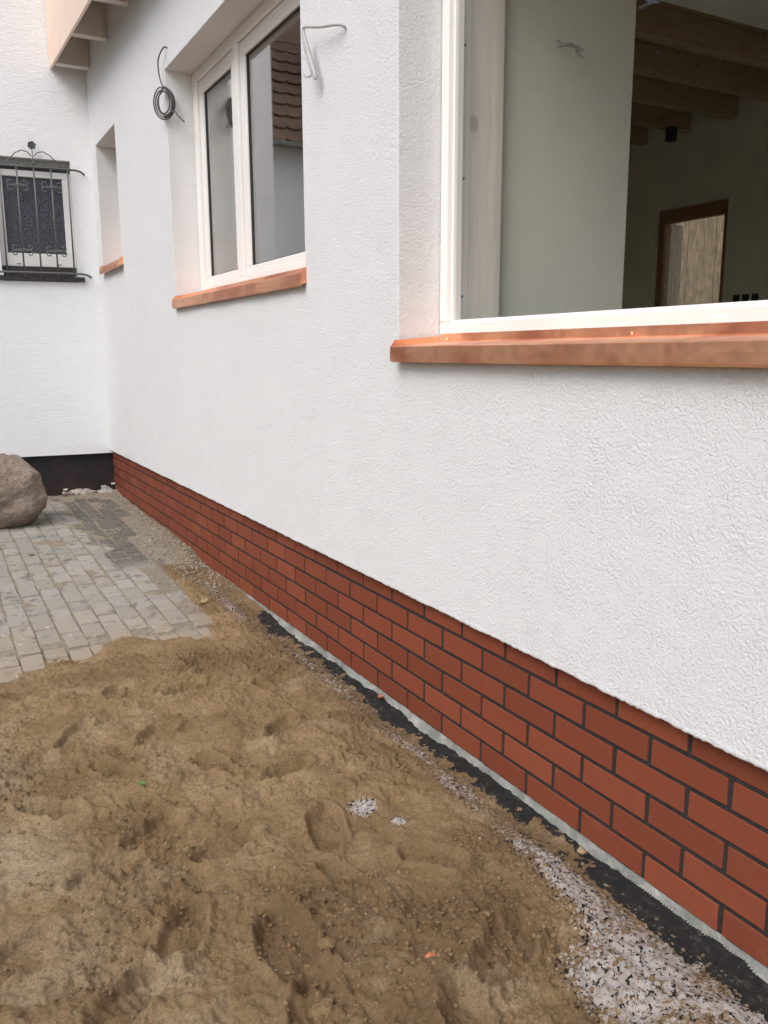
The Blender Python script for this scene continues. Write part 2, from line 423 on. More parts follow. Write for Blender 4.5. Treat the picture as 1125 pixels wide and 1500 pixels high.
# --- sand sheet
def sand_field(X, Y):
    wx = X + .05 * (fbm(X, Y, 6, 2, 50) - .5); wy = Y + .05 * (fbm(X, Y, 6, 2, 60) - .5)
    h = .050 * (fbm(wx, wy, 2.2, 3, 1) - .5) + .046 * (fbm(wx, wy, 6.5, 4, 5) - .5)
    rid = 1 - np.abs(2 * fbm(wx, wy, 8, 3, 9) - 1); h += .020 * (rid - .75) + .012 * (1 - np.abs(2 * fbm(wx, wy, 19, 3, 27) - 1) - .7) * sstep(.38, .6, fbm(X, Y, 4, 2, 28))
    clump = sstep(.50, .68, fbm(X, Y, 3.1, 3, 21))
    h += clump * (.026 * (fbm(X, Y, 34, 3, 13) - .45) + .018 * (1 - np.abs(2 * fbm(X, Y, 55, 2, 17) - 1) - .7))
    crumb = .35 + .65 * sstep(.40, .62, fbm(X, Y, 4.2, 3, 36))
    h += crumb * (.013 * (1 - np.abs(2 * fbm(wx, wy, 27, 4, 37, .6) - 1) - .7) + .014 * (fbm(X, Y, 48, 3, 38, .65) - .5))
    h += .006 * (fbm(X, Y, 62, 3, 33) - .5) + .016 * (fbm(X, Y, 95, 2, 34) - .5) * sstep(.42, .62, fbm(X, Y, 5, 3, 35))
    wet = .42 * clump + .45 * sstep(.46, .66, fbm(X, Y, 2.4, 4, 71))
    # shoe prints: oval dents with raised rims and tread ribs
    prints = [(-.816, 1.142, 1.9, .9), (-1.101, .858, .6, 1), (-.635, .639, 1.2, 1), (-1.198, 1.65, .9, .8), (-.931, 1.5, .5, .8),
              (-.933, .236, 1.5, 1.2), (-1.271, .729, .4, .8), (-1.136, .404, 1.1, 1.), (-.926, .72, .2, .9), (-1.125, 1.3, 2.2, .8),
              (-.486, -.04, .5, 1.1), (-.95, .03, .9, .9), (-1.289, .25, .6, 1), (-.5, 1.35, .8, .9), (-.42, 1.75, 1.6, .7), (-.72, 1.9, .4, .8),
              (-.45, .35, 2.1, .8), (-.7, .42, 1.8, .7), (-1.0, 1.95, 1.2, .7), (-1.35, 1.15, 2.4, .9), (-.62, 1.0, .2, .8), (-.7, -.2, 1.2, 1),
              (-1.5, .5, .7, .9), (-1.7, 1.2, 1.3, .9), (-1.9, .3, .4, .9), (-2.2, 1.0, 2, .9), (-1.2, -.4, .9, 1), (-1.8, -.5, 1.9, 1), (-.55, 2.15, 2.6, .7)]
    for i, (px_, py_, a, s) in enumerate(prints):
        dx, dy = X - px_, Y - py_
        dx = dx + .025 * (fbm(X, Y, 14, 2, 80 + i) - .5); dy = dy + .025 * (fbm(X, Y, 14, 2, 90 + i) - .5)
        u = dx * math.cos(a) + dy * math.sin(a); v = -dx * math.sin(a) + dy * math.cos(a)
        rr = np.sqrt((u / (.125 * s)) ** 2 + (v / (.055 * s)) ** 2)
        tread = .0035 * np.sin(u * 260) * sstep(.9, .6, rr) * (.3 + .7 * (i % 3 == 0))
        tilt = .35 * u / (.125 * s)
        depth = .030 * s * (.75 + tilt)
        h += -depth * sstep(1.03, .78, rr) + .015 * s * np.exp(-((rr - 1.18) / .17) ** 2) + tread
        wet = np.maximum(wet, .75 * sstep(1.0, .7, rr) * (fbm(X, Y, 9, 3, 40 + i) + .2))
    return h, np.clip(wet, 0, 1)
def sand_sheet(x0, x1, y0, y1, step):
    X, Y = np.meshgrid(np.linspace(x0, x1, int((x1 - x0) / step) + 1), np.linspace(y0, y1, int((y1 - y0) / step) + 1))
    h, wet = sand_field(X, Y)
    # fade out under the paving along a ragged border with a tongue of sand
    border = 2.62 + .16 * (fbm(X, Y, 2.2, 3, 3) - .5) + .10 * (fbm(X, Y, 9, 3, 6) - .5)
    border = border + .22 * np.exp(-((X + .79) / .12) ** 2) - .25 * sstep(-1.28, -1.5, X) + 1.4 * sstep(-.40, -.27, X + .06 * (fbm(X, Y, 5, 3, 8) - .5))
    edge = border - Y
    base = .004 + .0178 * np.clip(Y - 2.8, 0, 5)
    bank = .022 * sstep(0, .30, edge)
    z = base + bank * 1.0 + h * (.35 + .65 * sstep(0, .4, edge)) - .006 - .05 * sstep(.02, -.10, edge)
    spill = np.zeros_like(X)
    for (cx, cy_, rx, ry, a_) in [(-.19, -.55, .20, .80, .85), (-.17, .10, .09, .42, .8), (-.15, .66, .08, .24, .62), (-.49, .70, .06, .06, 1.1), (-.42, .58, .045, .03, .8), (-.13, 1.05, .05, .35, .5), (-.34, -.28, .15, .22, .75), (-.13, 1.9, .06, .9, .42), (-.16, 3.0, .08, .7, .4)]:
        spill = np.maximum(spill, a_ * np.clip(1.5 - 1.5 * np.sqrt(((X - cx) / rx) ** 2 + ((Y - cy_) / ry) ** 2), 0, 1))
    spill = np.clip(spill * (.35 + 1.3 * fbm(X, Y, 9, 4, 113)), 0, 1)
    near = sstep(-.30, -.06, X)                                     # scraped flatter beside the foundation
    z = z * (1 - .85 * near) + (-.004 + .0178 * np.clip(Y - 2.8, 0, 5) + .25 * h) * near * .85
    pale = .55 * sstep(-1.15, -1.45, X + .35 * (fbm(X, Y, 3, 3, 15) - .5)) * sstep(.46, .62, fbm(X, Y, 4, 4, 16))
    pale = np.maximum(pale, .9 * np.clip(1.3 - np.sqrt(((X + 1.47) / .17) ** 2 + ((Y - .92) / .30) ** 2) + .9 * (fbm(X, Y, 9, 4, 131) - .5), 0, 1))
    pale = np.maximum(pale, .8 * np.clip(1.2 - np.sqrt(((X + 1.22) / .10) ** 2 + ((Y - .28) / .10) ** 2) + .9 * (fbm(X, Y, 11, 4, 132) - .5), 0, 1))
    pale = np.maximum(pale, .35 * sstep(.60, .72, fbm(X, Y, 5, 4, 19)))
    wet = wet * (1 - .5 * pale)
    z = z - .014 * sstep(-.20, -.07, X) * sstep(3.4, 2.4, Y)
    return X, Y, z, wet, pale, spill
X, Y, Zs, wet, pale, spl_ = sand_sheet(-1.75, 0.0, -.75, 4.3, .0055)
sand = link('sand', grid_mesh('sand', X, Y, Zs, 'sand', {'wet': wet, 'pale': pale, 'spill': spl_})); tag(sand, kind='structure', label='loose trampled sand in front of the wall')
SX, SY, SZ = X, Y, Zs
def sand_z(x, y):
    i = int(np.clip((y + .75) / .0055, 0, SZ.shape[0] - 1)); j = int(np.clip((x + 1.75) / .0055, 0, SZ.shape[1] - 1)); return float(SZ[i, j])
X, Y, Zf, wet, pale, spl_ = sand_sheet(-4.5, -1.75, -3.2, 4.3, .03)
o = link('sand_outer', grid_mesh('sand_outer', X, Y, Zf, 'sand', {'wet': wet, 'pale': pale, 'spill': spl_})); o.name = 'sand'; tag(o, kind='structure', label='loose sand spread further into the yard')
X, Y, Zf, wet, pale, spl_ = sand_sheet(-1.75, 0.0, -3.2, -.75, .03)
o = link('sand', grid_mesh('sand', X, Y, Zf, 'sand', {'wet': wet, 'pale': pale, 'spill': spl_})); tag(o, kind='structure', label='loose sand along the wall behind the viewpoint')

# --- bitumen-coated foundation ledge, ragged where sand lies over it
X, Y = np.meshgrid(np.linspace(-.30, .004, 62), np.linspace(-3.2, 4.2, 1481))
hw, _ = sand_field(X, Y)
wid = .095 + .075 * sstep(.35, -.5, Y) + .03 * (fbm(X, Y, 3, 3, 101) - .5)
m_ = wid + X + .11 * (fbm(X, Y, 9, 4, 102) - .5) + .085 * (fbm(X, Y, 26, 4, 103) - .5) + .04 * (fbm(X, Y, 70, 2, 104) - .5)
m_ -= .12 * sstep(3.5, 4.2, Y + .5 * (fbm(X, Y, 5, 3, 105) - .5))
base = -.019 + .0178 * np.clip(Y - 2.8, 0, 5)
zb = base + .022 * (fbm(Y, X * 0, 2.6, 3, 301) - .45) * sstep(-.14, -.03, X) + .014 * (fbm(X, Y, 17, 3, 303) - .5) * sstep(-.10, -.03, X) + .25 * hw * .85 + np.clip(m_ * .22, -.05, .008) + .004 * (fbm(X, Y, 45, 3, 107) - .5)
o = link('bitumen_strip', grid_mesh('bitumen_strip', X, Y, zb, 'bitumen')); tag(o, kind='structure', label='black bitumen strip along the foot of the brick plinth')
# --- packed dirt between paving and far wall, also the bed beneath the paving
X, Y = np.meshgrid(np.linspace(-6, .05, 240), np.linspace(2.3, 7.6, 300))
zd = pave_z(Y) - .0022 + .014 * (fbm(X, Y, 5, 4, 121) - .5)
side = sstep(-.25, -.03, X + .1 * (fbm(X, Y, 4, 3, 122) - .5) - .04 * (Y - 3.6))
zd += side * (.022 + .030 * (fbm(X, Y, 12, 4, 123) - .5)) + .025 * np.exp(-((Y - 6.75) / .14) ** 2) * sstep(-.6, -.2, X)
zd -= .10 * sstep(2.75, 2.4, Y) + .06 * sstep(4.35, 3.75, Y + .3 * (fbm(X, Y, 6, 3, 127) - .5)) * sstep(-.31, -.22, X)
o = link('dirt_bed', grid_mesh('dirt_bed', X, Y, zd, 'dirt_bed', {'side': side})); tag(o, kind='structure', label='packed gravelly dirt between the paving and the brick plinth')

# --- paving: each stone a child
pav = empty('paving', (-1.2, 4.8, 0)); tag(pav, kind='structure', label='old grey concrete block paving beside the wall')
PW, PL = .1075, .214
def paver_meshes():
    out = []
    for k in range(5):
        r_ = random.Random(k); bm = bmesh.new(); bmesh.ops.create_cube(bm, size=1)
        for v in bm.verts:
            v.co.x *= PW - .006 - r_.random() * .004; v.co.y *= PL - .006 - r_.random() * .005; v.co.z *= .06
            v.co.z += r_.uniform(-.0015, .0015)
        bmesh.ops.bevel(bm, geom=list(bm.edges), offset=.005, segments=1, affect='EDGES')
        me = bpy.data.meshes.new('paver'); bm.to_mesh(me); bm.free(); me.materials.append(MAT['paver']); out.append(me)
    return out
PM = paver_meshes(); stuff = MB(); tilt = math.atan(.0178)
cnt = 0
for i in range(-2, 44):
    x = -.16 - i * PW
    for j in range(-1, 24):
        y = 2.36 + j * PL + (PL / 2 if i % 2 else 0)
        lim = -.34 + .085 * max(0, y - 3.4) + random.uniform(-.04, .05)
        if y > 6.85 or x + PW / 2 > min(lim, -.04) or y < 2.3: continue
        z = pave_z(y) + random.uniform(-.0045, .0045) - .03 + .003
        rz = random.uniform(-.03, .03)
        if y < 2.7: z -= .012
        vis = x > -1.62 + .10 * (y - 2.4)
        if vis and cnt < 298:
            o = bpy.data.objects.new('paver', random.choice(PM)); C.objects.link(o); o.parent = pav
            o.location = (x + 1.2 + random.uniform(-.005, .005), y - 4.8 + random.uniform(-.012, .012), z); o.scale = (random.uniform(.95, 1.03), random.uniform(.9, 1.04), 1)
            o.rotation_euler = (tilt + random.uniform(-.012, .012), random.uniform(-.015, .015), rz); cnt += 1
        else:
            tf = Matrix.Translation((x, y, z)) @ Matrix.Rotation(tilt, 4, 'X') @ Matrix.Rotation(rz, 4, 'Z')
            stuff.box((-PW / 2 + .004, -PL / 2 + .004, -.03), (PW / 2 - .004, PL / 2 - .004, .03), tf)
o = stuff.build('paver_field', 'paver', pav); tag(o, kind='stuff')

# ================================================================== THE HOUSE (long wall)
HX, XI = -.03, .40                     # outer face of the render, inner face of the wall
Y0, Y1, ZB, ZT = -3.0, 6.95, .506, 4.15
house = empty('house', (.2, 2.0, 0))
tag(house, 'white rough-rendered house with red brick plinth and copper window sills', 'house')
OPEN = [(-1.35, 1.267, 1.42, 3.19), (2.10, 4.255, 1.755, 3.185), (5.805, 6.612, 2.15, 3.21)]
def wall_with_holes(x0, x1, y0, y1, z0, z1, holes):
    ys_ = sorted({y0, y1, *[h[0] for h in holes], *[h[1] for h in holes]}); zs_ = sorted({z0, z1, *[h[2] for h in holes], *[h[3] for h in holes]})
    solid = {}
    for i in range(len(ys_) - 1):
        for j in range(len(zs_) - 1):
            ym, zm = (ys_[i] + ys_[i + 1]) / 2, (zs_[j] + zs_[j + 1]) / 2
            solid[i, j] = not any(h[0] < ym < h[1] and h[2] < zm < h[3] for h in holes)
    mb = MB()
    for (i, j), s in solid.items():
        if not s: continue
        a, b, c, d = ys_[i], ys_[i + 1], zs_[j], zs_[j + 1]
        mb.add([(x0, a, c), (x0, b, c), (x0, b, d), (x0, a, d)], [(3, 2, 1, 0)]); mb.add([(x1, a, c), (x1, b, c), (x1, b, d), (x1, a, d)], [(0, 1, 2, 3)])
        for (di, dj, q) in ((-1, 0, [(x0, a, c), (x0, a, d), (x1, a, d), (x1, a, c)]), (1, 0, [(x0, b, c), (x1, b, c), (x1, b, d), (x0, b, d)]), (0, -1, [(x0, a, c), (x1, a, c), (x1, b, c), (x0, b, c)]), (0, 1, [(x0, a, d), (x0, b, d), (x1, b, d), (x1, a, d)])):
            if not solid.get((i + di, j + dj), False): mb.add(q, [(0, 1, 2, 3)])
    return mb
mb = wall_with_holes(HX, XI, Y0, Y1, ZB, ZT, OPEN)
me = mb.mesh('rendered_wall', 'plaster')
bm = bmesh.new(); bm.from_mesh(me); bmesh.ops.remove_doubles(bm, verts=bm.verts, dist=1e-5); bmesh.ops.recalc_face_normals(bm, faces=bm.faces); bm.to_mesh(me); bm.free()
wall = link('rendered_wall', me, house, .004)
# ragged lower edge of the render
n_ = 2400; yy = np.linspace(Y0, 6.86, n_); mb = MB()
prof = [(HX + .0005, .016), (HX - .0012, .006), (HX - .0004, 0.0), (HX + .006, -.0022), (HX + .014, .0005)]
vs = []
for k, y in enumerate(yy):
    j1 = .0022 * (vnoise(np.array(y * 90.), np.array(0.), 3) - .5) + .0026 * (vnoise(np.array(y * 23.), np.array(4.), 5) - .5)
    for (px_, pz_) in prof: vs.append((px_ + j1 * .8, y, ZB + pz_ + float(j1) * (1.6 if pz_ < .01 else 0)))
fs = []; q = len(prof)
for k in range(n_ - 1):
    for m2 in range(q - 1): fs.append((k * q + m2, k * q + m2 + 1, (k + 1) * q + m2 + 1, (k + 1) * q + m2))
mb.add(vs, fs); mb.build('render_edge', 'plaster', house, smooth=True)

# plinth and bricks
plinth = box('brick_plinth', (.0045, Y0, -.3), (XI - .002, Y1, ZB - .001), 'joint_dark', house)
BL, BH, PIT, CRS, J0 = .2370, .0705, .25, 1 / 12, .43
def brick_meshes():
    out = []
    for k in range(6):
        r_ = random.Random(100 + k); bm = bmesh.new(); bmesh.ops.create_cube(bm, size=1)
        for v in bm.verts:
            v.co.x *= .016; v.co.y *= BL - r_.random() * .003; v.co.z *= BH - r_.random() * .0018
            v.co.x += r_.uniform(-.0006, .0006)
        bmesh.ops.bevel(bm, geom=list(bm.edges), offset=.0010, segments=1, affect='EDGES')
        me = bpy.data.meshes.new('brick'); bm.to_mesh(me); bm.free(); me.materials.append(MAT['brick_red']); out.append(me)
    return out
BM = brick_meshes(); pinv = plinth.matrix_world.copy()
for r_i in range(6):                   # 0 = course under the render
    zc = J0 + CRS / 2 - r_i * CRS
    for k in range(-13, 30):
        yc = (k + (0 if r_i % 2 == 0 else .5)) * PIT
        a, b = yc - BL / 2, yc + BL / 2
        a, b = max(a, Y0 + .004), min(b, 6.905)
        if b - a < .03: continue
        o = bpy.data.objects.new('brick', BM[random.randrange(6)]); C.objects.link(o); o.parent = plinth
        o.matrix_parent_inverse = parent_inv(plinth)
        o.location = (.008 + random.uniform(-.0008, .0008), (a + b) / 2 + random.uniform(-.0012, .0012), zc + random.uniform(-.0008, .0008))
        o.scale = (1, (b - a) / BL, 1); o.rotation_euler = (random.uniform(-.004, .004), 0, random.uniform(-.004, .004))
# adhesive mortar squeezed out under the lowest course
X_, Y_ = np.meshgrid(np.linspace(0, 1, 10), np.linspace(Y0, 3.7, 1600))
top = .017 + .004 * (fbm(Y_, X_ * 0, 14, 3, 201) - .5)
outx = .008 + .016 * (fbm(Y_, X_ * 0, 9, 4, 203)) + .022 * sstep(.55, .75, fbm(Y_, X_ * 0, 3.3, 3, 205))
comb = .0040 * np.sin(Y_ * 700) * sstep(.48, .56, fbm(Y_, X_ * 0, 2.1, 2, 207))
GXm = .003 - outx * X_ ** 1.4 - comb * np.sin(X_ * math.pi) - .004 * (fbm(Y_, X_, 60, 3, 209) - .5) * X_
GZm = top * (1 - X_) + (-.030) * X_ + .006 * (fbm(Y_, X_ * .2, 30, 3, 211) - .5)
link('mortar_bead', grid_mesh('mortar_bead', GXm, Y_, GZm, 'mortar_grey'), house)

# ---- windows
def rect_frame(mb, x0, x1, y0, y1, z0, z1, wy0, wy1, wz0, wz1):
    mb.box((x0, y0, z0), (x1, y1, z0 + wz0)); mb.box((x0, y0, z1 - wz1), (x1, y1, z1))
    mb.box((x0, y0, z0 + wz0), (x1, y0 + wy0, z1 - wz1)); mb.box((x0, y1 - wy1, z0 + wz0), (x1, y1, z1 - wz1)); return mb
def frame_obj(name, *a, parent, mat='pvc', bevel=.004):
    o = rect_frame(MB(), *a).build(name, mat, parent, bevel); return o
# two-light casement
w2 = box('window', (.155, 2.11, 1.79), (.20, 4.25, 1.812), 'pvc', house, .003)
F = (2.10, 4.252, 1.806, 3.183)
frame_obj('frame', .145, .215, F[0], F[1], F[2], F[3], .075, .075, .058, .062, parent=w2)
box('mullion', (.1455, 3.397, F[2] + .058), (.214, 3.475, F[3] - .062), 'pvc', w2, .004)
for (a, b) in ((3.478, 4.174), (2.178, 3.394)):
    frame_obj('sash', .163, .215, a, b, 1.867, 3.118, .074, .074, .045, .078, parent=w2, bevel=.006)
    frame_obj('gasket', .176, .21, a + .073, b - .073, 1.911, 3.041, .006, .006, .006, .006, parent=w2, mat='pvc_gasket', bevel=0)
    box('pane', (.184, a + .076, 1.914), (.190, b - .076, 3.038), 'glass_casement', w2)
frame_obj('rebate_seal', .170, .212, 2.1755, 4.1765, 1.8645, 3.1205, .003, .003, .003, .003, parent=w2, mat='pvc_gasket', bevel=0)
# big fixed light
w1 = box('window', (.155, -1.34, 1.44), (.20, 1.26, 1.468), 'pvc', house, .003)
frame_obj('frame', .145, .215, -1.348, 1.264, 1.464, 3.183, .045, .045, .060, .06, parent=w1, bevel=.006)
frame_obj('glazing_bead', .165, .205, -1.303, 1.219, 1.524, 3.123, .012, .012, .007, .01, parent=w1, bevel=.004)
box('pane', (.178, -1.29, 1.532), (.184, 1.206, 3.112), 'glass', w1)
for y in (1.089, .545, 0.0, -.545, -1.09):
    mb = MB().box((.139, y - .0225, 1.4805), (.1452, y + .0225, 1.4965)); mb.build('drain_cap', 'pvc', w1, .003)
# inner jamb: metal strip with screws and whitewashed board
box('jamb_strip', (.216, 1.252, 1.50), (.262, 1.266, 3.18), 'pvc', w1, .002)
jb = box('jamb_board', (.262, 1.256, 1.50), (.414, 1.30, 3.18), 'whitewashed_board', w1, .002)
for z in (1.62, 2.04, 2.49, 2.9):
    MB().tube([(.235, 1.2535, z), (.235, 1.2495, z)], .0055, 10).build('screw', 'black_plastic', w1)
# narrow far window set deep in its reveal
w3 = box('window', (.20, 5.81, 2.17), (.24, 6.607, 2.20), 'pvc', house, .003)
frame_obj('frame', .185, .25, 5.807, 6.610, 2.20, 3.208, .07, .07, .07, .07, parent=w3)
box('pane', (.21, 5.878, 2.271), (.216, 6.539, 3.137), 'glass', w3)

# ---- copper sills: folded sheet with upstands at the ends and drip edge
def copper_sill(y0, y1, zf, zbk, front, back, fh, name='window_sill', rip=0):
    t = .0015; n = max(8, int((y1 - y0) / .05)); vs = []; fs = []
    # profile: drip fold, front face, hem, sloping top, back upstand
    P_ = [(front + .010, zf - .004), (front + .003, zf - .006), (front, zf), (front - .001, zf + fh * .5), (front, zf + fh - .003), (front + .004, zf + fh), (front + .02, zf + fh + .002), (back - .012, zbk), (back - .004, zbk + .003), (back, zbk + .03)]
    for k in range(n + 1):
        y = y0 + (y1 - y0) * k / n; wv = rip * (math.sin(y * 9.1) + .6 * math.sin(y * 23))
        for i, (a, b) in enumerate(P_): vs.append((a + (wv if i < 7 else 0), y, b + (.6 * wv if 2 < i < 7 else 0)))
    q = len(P_)
    for k in range(n):
        for i in range(q - 1): fs.append((k * q + i, (k + 1) * q + i, (k + 1) * q + i + 1, k * q + i + 1))
    mb = MB().add(vs, fs); o = mb.build(name, 'copper', house)
    m = o.modifiers.new('thick', 'SOLIDIFY'); m.thickness = .0014; m.offset = 0
    for (y, s) in ((y0, 1), (y1, -1)):                  # end cheeks
        e = .022
        vs = [(front + .001, y, zf), (front + .001, y, zf + fh), (front + .018, y, zf + fh + e), (back - .01, y, zbk + e), (back - .01, y, zbk - .01), (front + .03, y, zf + .01)]
        c = MB().add(vs + [(a, b + s * .0022, z) for a, b, z in vs], [(0, 1, 2, 3, 4, 5), (11, 10, 9, 8, 7, 6)] + [(i, (i + 1) % 6, 6 + (i + 1) % 6, 6 + i) for i in range(6)])
        me = c.mesh('end_cheek', 'copper'); recalc(me); link('end_cheek', me, o)
    return o
s1 = copper_sill(-1.37, 1.252, 1.387, 1.452, -.072, .143, .050, rip=.0006)
for y in (1.19, .27, -.6): MB().tube([(.1305, y, 1.461), (.1265, y, 1.461)], [.007, .004], 10).build('screw', 'copper', s1)
s2 = copper_sill(2.085, 4.235, 1.712, 1.800, -.060, .143, .052, rip=.0016)
s3 = copper_sill(5.76, 6.575, 2.118, 2.196, -.072, .183, .050, rip=.001)

# ---- eaves
eave = empty('eaves', (0, 2.0, 3.85)); eave.parent = house; eave.matrix_parent_inverse = parent_inv(house)
y = 6.66
while y > -2.9:
    box('rafter', (-.30, y - .04, 3.842), (HX - .001, y + .04, 4.12), 'rafter_white', eave, .003); y -= .775
box('soffit', (-.30, Y0, 4.121), (HX - .001, 6.86, 4.14), 'soffit_brown', eave)
vs = []
for (yy_, xx, zz) in ((6.873, -.325, 3.862), (5.0, -.305, 3.815), (Y0, -.30, 3.80)):
    vs += [(xx, yy_, zz), (xx - .004, yy_, zz + 1.05), (xx + .02, yy_, zz + 1.05), (xx + .02, yy_, zz)]
fs = []
for k in range(2):
    for i in range(4): fs.append((k * 4 + i, (k + 1) * 4 + i, (k + 1) * 4 + (i + 1) % 4, k * 4 + (i + 1) % 4))
fs += [(0, 1, 2, 3), (11, 10, 9, 8)]
me = MB().add(vs, fs).mesh('fascia', 'copper_fascia'); recalc(me); link('fascia', me, eave)
roof = box('roof', (-.279, Y0 - .2, 4.16), (6.8, 6.84, 4.30), 'roof_deck', house)

# ---- room seen through the panes
XF = 6.3
box('floor', (XI, Y0, .45), (XF, 6.95, .58), 'screed', house)
box('ceiling', (XI, Y0, 4.08), (XF, 6.95, 4.14), 'beam_wood', house)
FW = (5.19, 6.04, 1.55, 2.90)
mb = wall_with_holes(XF, XF + .35, Y0, 6.95, .3, 4.15, [(5.10, 6.14, 1.45, 3.06), (.4, 3.4, .62, 2.9)]); me = mb.mesh('far_wall', 'interior_dark_paint'); recalc(me); link('far_wall', me, house)  # the larger hole is unseen, added to let daylight in
ew = wall_with_holes(0, .3, XI, XF + .35, .3, 4.15, [(1.2, 5.6, .62, 2.95)])  # unseen opening in the end wall, added for daylight indoors
ew.v = [(y_, Y0 - x_, z_) for x_, y_, z_ in ew.v]; me = ew.mesh('end_wall', 'interior_paint'); recalc(me); link('end_wall', me, house)
tr = box('added_end_glazing', (1.2, Y0 - .16, .62), (5.6, Y0 - .10, .70), 'pvc', house)  # unseen glazed doors, added so more daylight reaches the far wall
for a in (1.2, 2.3, 3.4, 4.5):
    for q in ((a, .70, a + .08, 2.949), (a + 1.02, .70, a + 1.1, 2.949), (a + .08, .70, a + 1.02, .82), (a + .08, 2.85, a + 1.02, 2.949)):
        box('leaf_frame', (q[0], Y0 - .16, q[1]), (q[2], Y0 - .10, q[3]), 'pvc', tr)
    box('pane', (a + .08, Y0 - .133, .82), (a + 1.02, Y0 - .127, 2.85), 'glass', tr)
box('end_wall', (XI, 6.95, .3), (XF + .35, 7.25, 4.15), 'interior_dark_paint', house)
pier = box('pier', (XI + .001, 1.30, .58), (1.10, 1.62, 4.08), 'interior_paint', house, .004)
box('ceiling_bulkhead', (XI + .001, 1.63, 3.87), (XF - .001, 3.32, 4.079), 'pvc', house)
for y in (3.78, 4.42, 5.06, 5.68, 6.32):
    box('ceiling_beam', (XI + .001, y, 3.85), (XF - .002, y + .11, 4.079), 'beam_wood', house, .004)
wf = box('window', (XF + .10, 5.11, 1.47), (XF + .15, 6.13, 1.50), 'brown_frame', house)
frame_obj('frame', XF + .06, XF + .14, 5.105, 6.135, 1.50, 3.055, .09, .09, .09, .15, parent=wf, mat='brown_frame')
box('pane', (XF + .09, 5.195, 1.59), (XF + .096, 6.045, 2.905), 'glass_dusty', wf)
gd = box('added_far_glazing', (XF + .10, .41, .62), (XF + .16, 3.39, .70), 'brown_frame', house)  # unseen glazed door, added to brighten the room from behind
for a in (.41, 1.405, 2.40):
    frame_obj('leaf_frame', XF + .08, XF + .14, a, a + .985, .70, 2.895, .09, .09, .12, .1, parent=gd, mat='brown_frame')
    box('pane', (XF + .10, a + .09, .82), (XF + .106, a + .895, 2.795), 'glass', gd)
box('reveal_liner', (XF + .142, 6.02, 1.60), (XF + .345, 6.132, 2.90), 'cream_liner', wf)
for i, y in enumerate((4.92, 4.80, 4.68)):
    box('socket_box', (XF - .012, y - .05, 1.93), (XF - .001, y + .03, 2.02), 'black_plastic', house, .004)
box('junction_box', (5.9, 5.60, 3.70), (6.0, 5.68, 3.846), 'black_plastic', house, .004)

# ================================================================== THE WING (wall across the end of the yard)
TH = -.0957
ct, st = math.cos(TH), math.sin(TH)
wing = empty('house_wing', (0, 6.848, 0)); wing.rotation_euler = (0, 0, TH)
tag(wing, 'white rendered wing across the yard end with black unclad plinth', 'house')
def wl(name, a, b, mat, parent=None, bevel=0):          # wing-local box: u along the wall (0 at corner, negative leftwards), v outwards negative
    o = MB().box(a, b).build(name, mat, None, bevel); o.parent = parent or wing
    if parent is not None and parent is not wing: o.matrix_parent_inverse = Matrix.Identity(4)
    return o
UL = -1.42
GU0, GU1, GZ0, GZ1 = -.845, -.213, 2.06, 3.112
def wing_wall():
    mb = MB(); us = [UL, GU0, GU1, .055]; zs_ = [.478, GZ0, GZ1, 6.2]; D = .36
    for i in range(3):
        for j in range(3):
            if i == 1 and j == 1: continue
            a, b, c, d = us[i], us[i + 1], zs_[j], zs_[j + 1]
            mb.add([(a, 0, c), (b, 0, c), (b, 0, d), (a, 0, d)], [(0, 1, 2, 3)])
    a, b, c, d = GU0, GU1, GZ0, GZ1
    mb.add([(a, 0, c), (a, 0, d), (a, .2, d), (a, .2, c)], [(0, 1, 2, 3)]); mb.add([(b, 0, c), (b, .2, c), (b, .2, d), (b, 0, d)], [(0, 1, 2, 3)])
    mb.add([(a, 0, d), (b, 0, d), (b, .2, d), (a, .2, d)], [(0, 1, 2, 3)]); mb.add([(a, 0, c), (a, .2, c), (b, .2, c), (b, 0, c)], [(0, 1, 2, 3)])
    a, b, c, d = UL, .055, .478, 6.2
    mb.add([(a, 0, c), (a, 0, d), (a, D + 6, d), (a, D + 6, c)], [(0, 1, 2, 3)])
    mb.add([(a, 0, c), (a, D, c), (b, D, c), (b, 0, c)], [(0, 1, 2, 3)])
    mb.add([(a, 0, d), (b, 0, d), (b, D + 6, d), (a, D + 6, d)], [(0, 1, 2, 3)])
    mb.add([(b, 0, 4.31), (b, D + 6, 4.31), (b, D + 6, d), (b, 0, d)], [(0, 1, 2, 3)])
    me = mb.mesh('rendered_wall', 'plaster_wing')
    bm = bmesh.new(); bm.from_mesh(me); bmesh.ops.remove_doubles(bm, verts=bm.verts, dist=1e-5); bm.to_mesh(me); bm.free()
    o = bpy.data.objects.new('rendered_wall', me); C.objects.link(o); o.parent = wing
wing_wall()
wl('plinth_board', (-.80, .055, -.2), (.06, .34, .4775), 'bitumen_board')
wl('plinth_board', (UL + .03, .068, -.2), (-.802, .34, .4775), 'bitumen_board')
for u, z in ((-.455, .135), (-.015, .165)): wl('spacer', (u - .02, .04, z), (u + .02, .0545, z + .014), 'white_spacer')
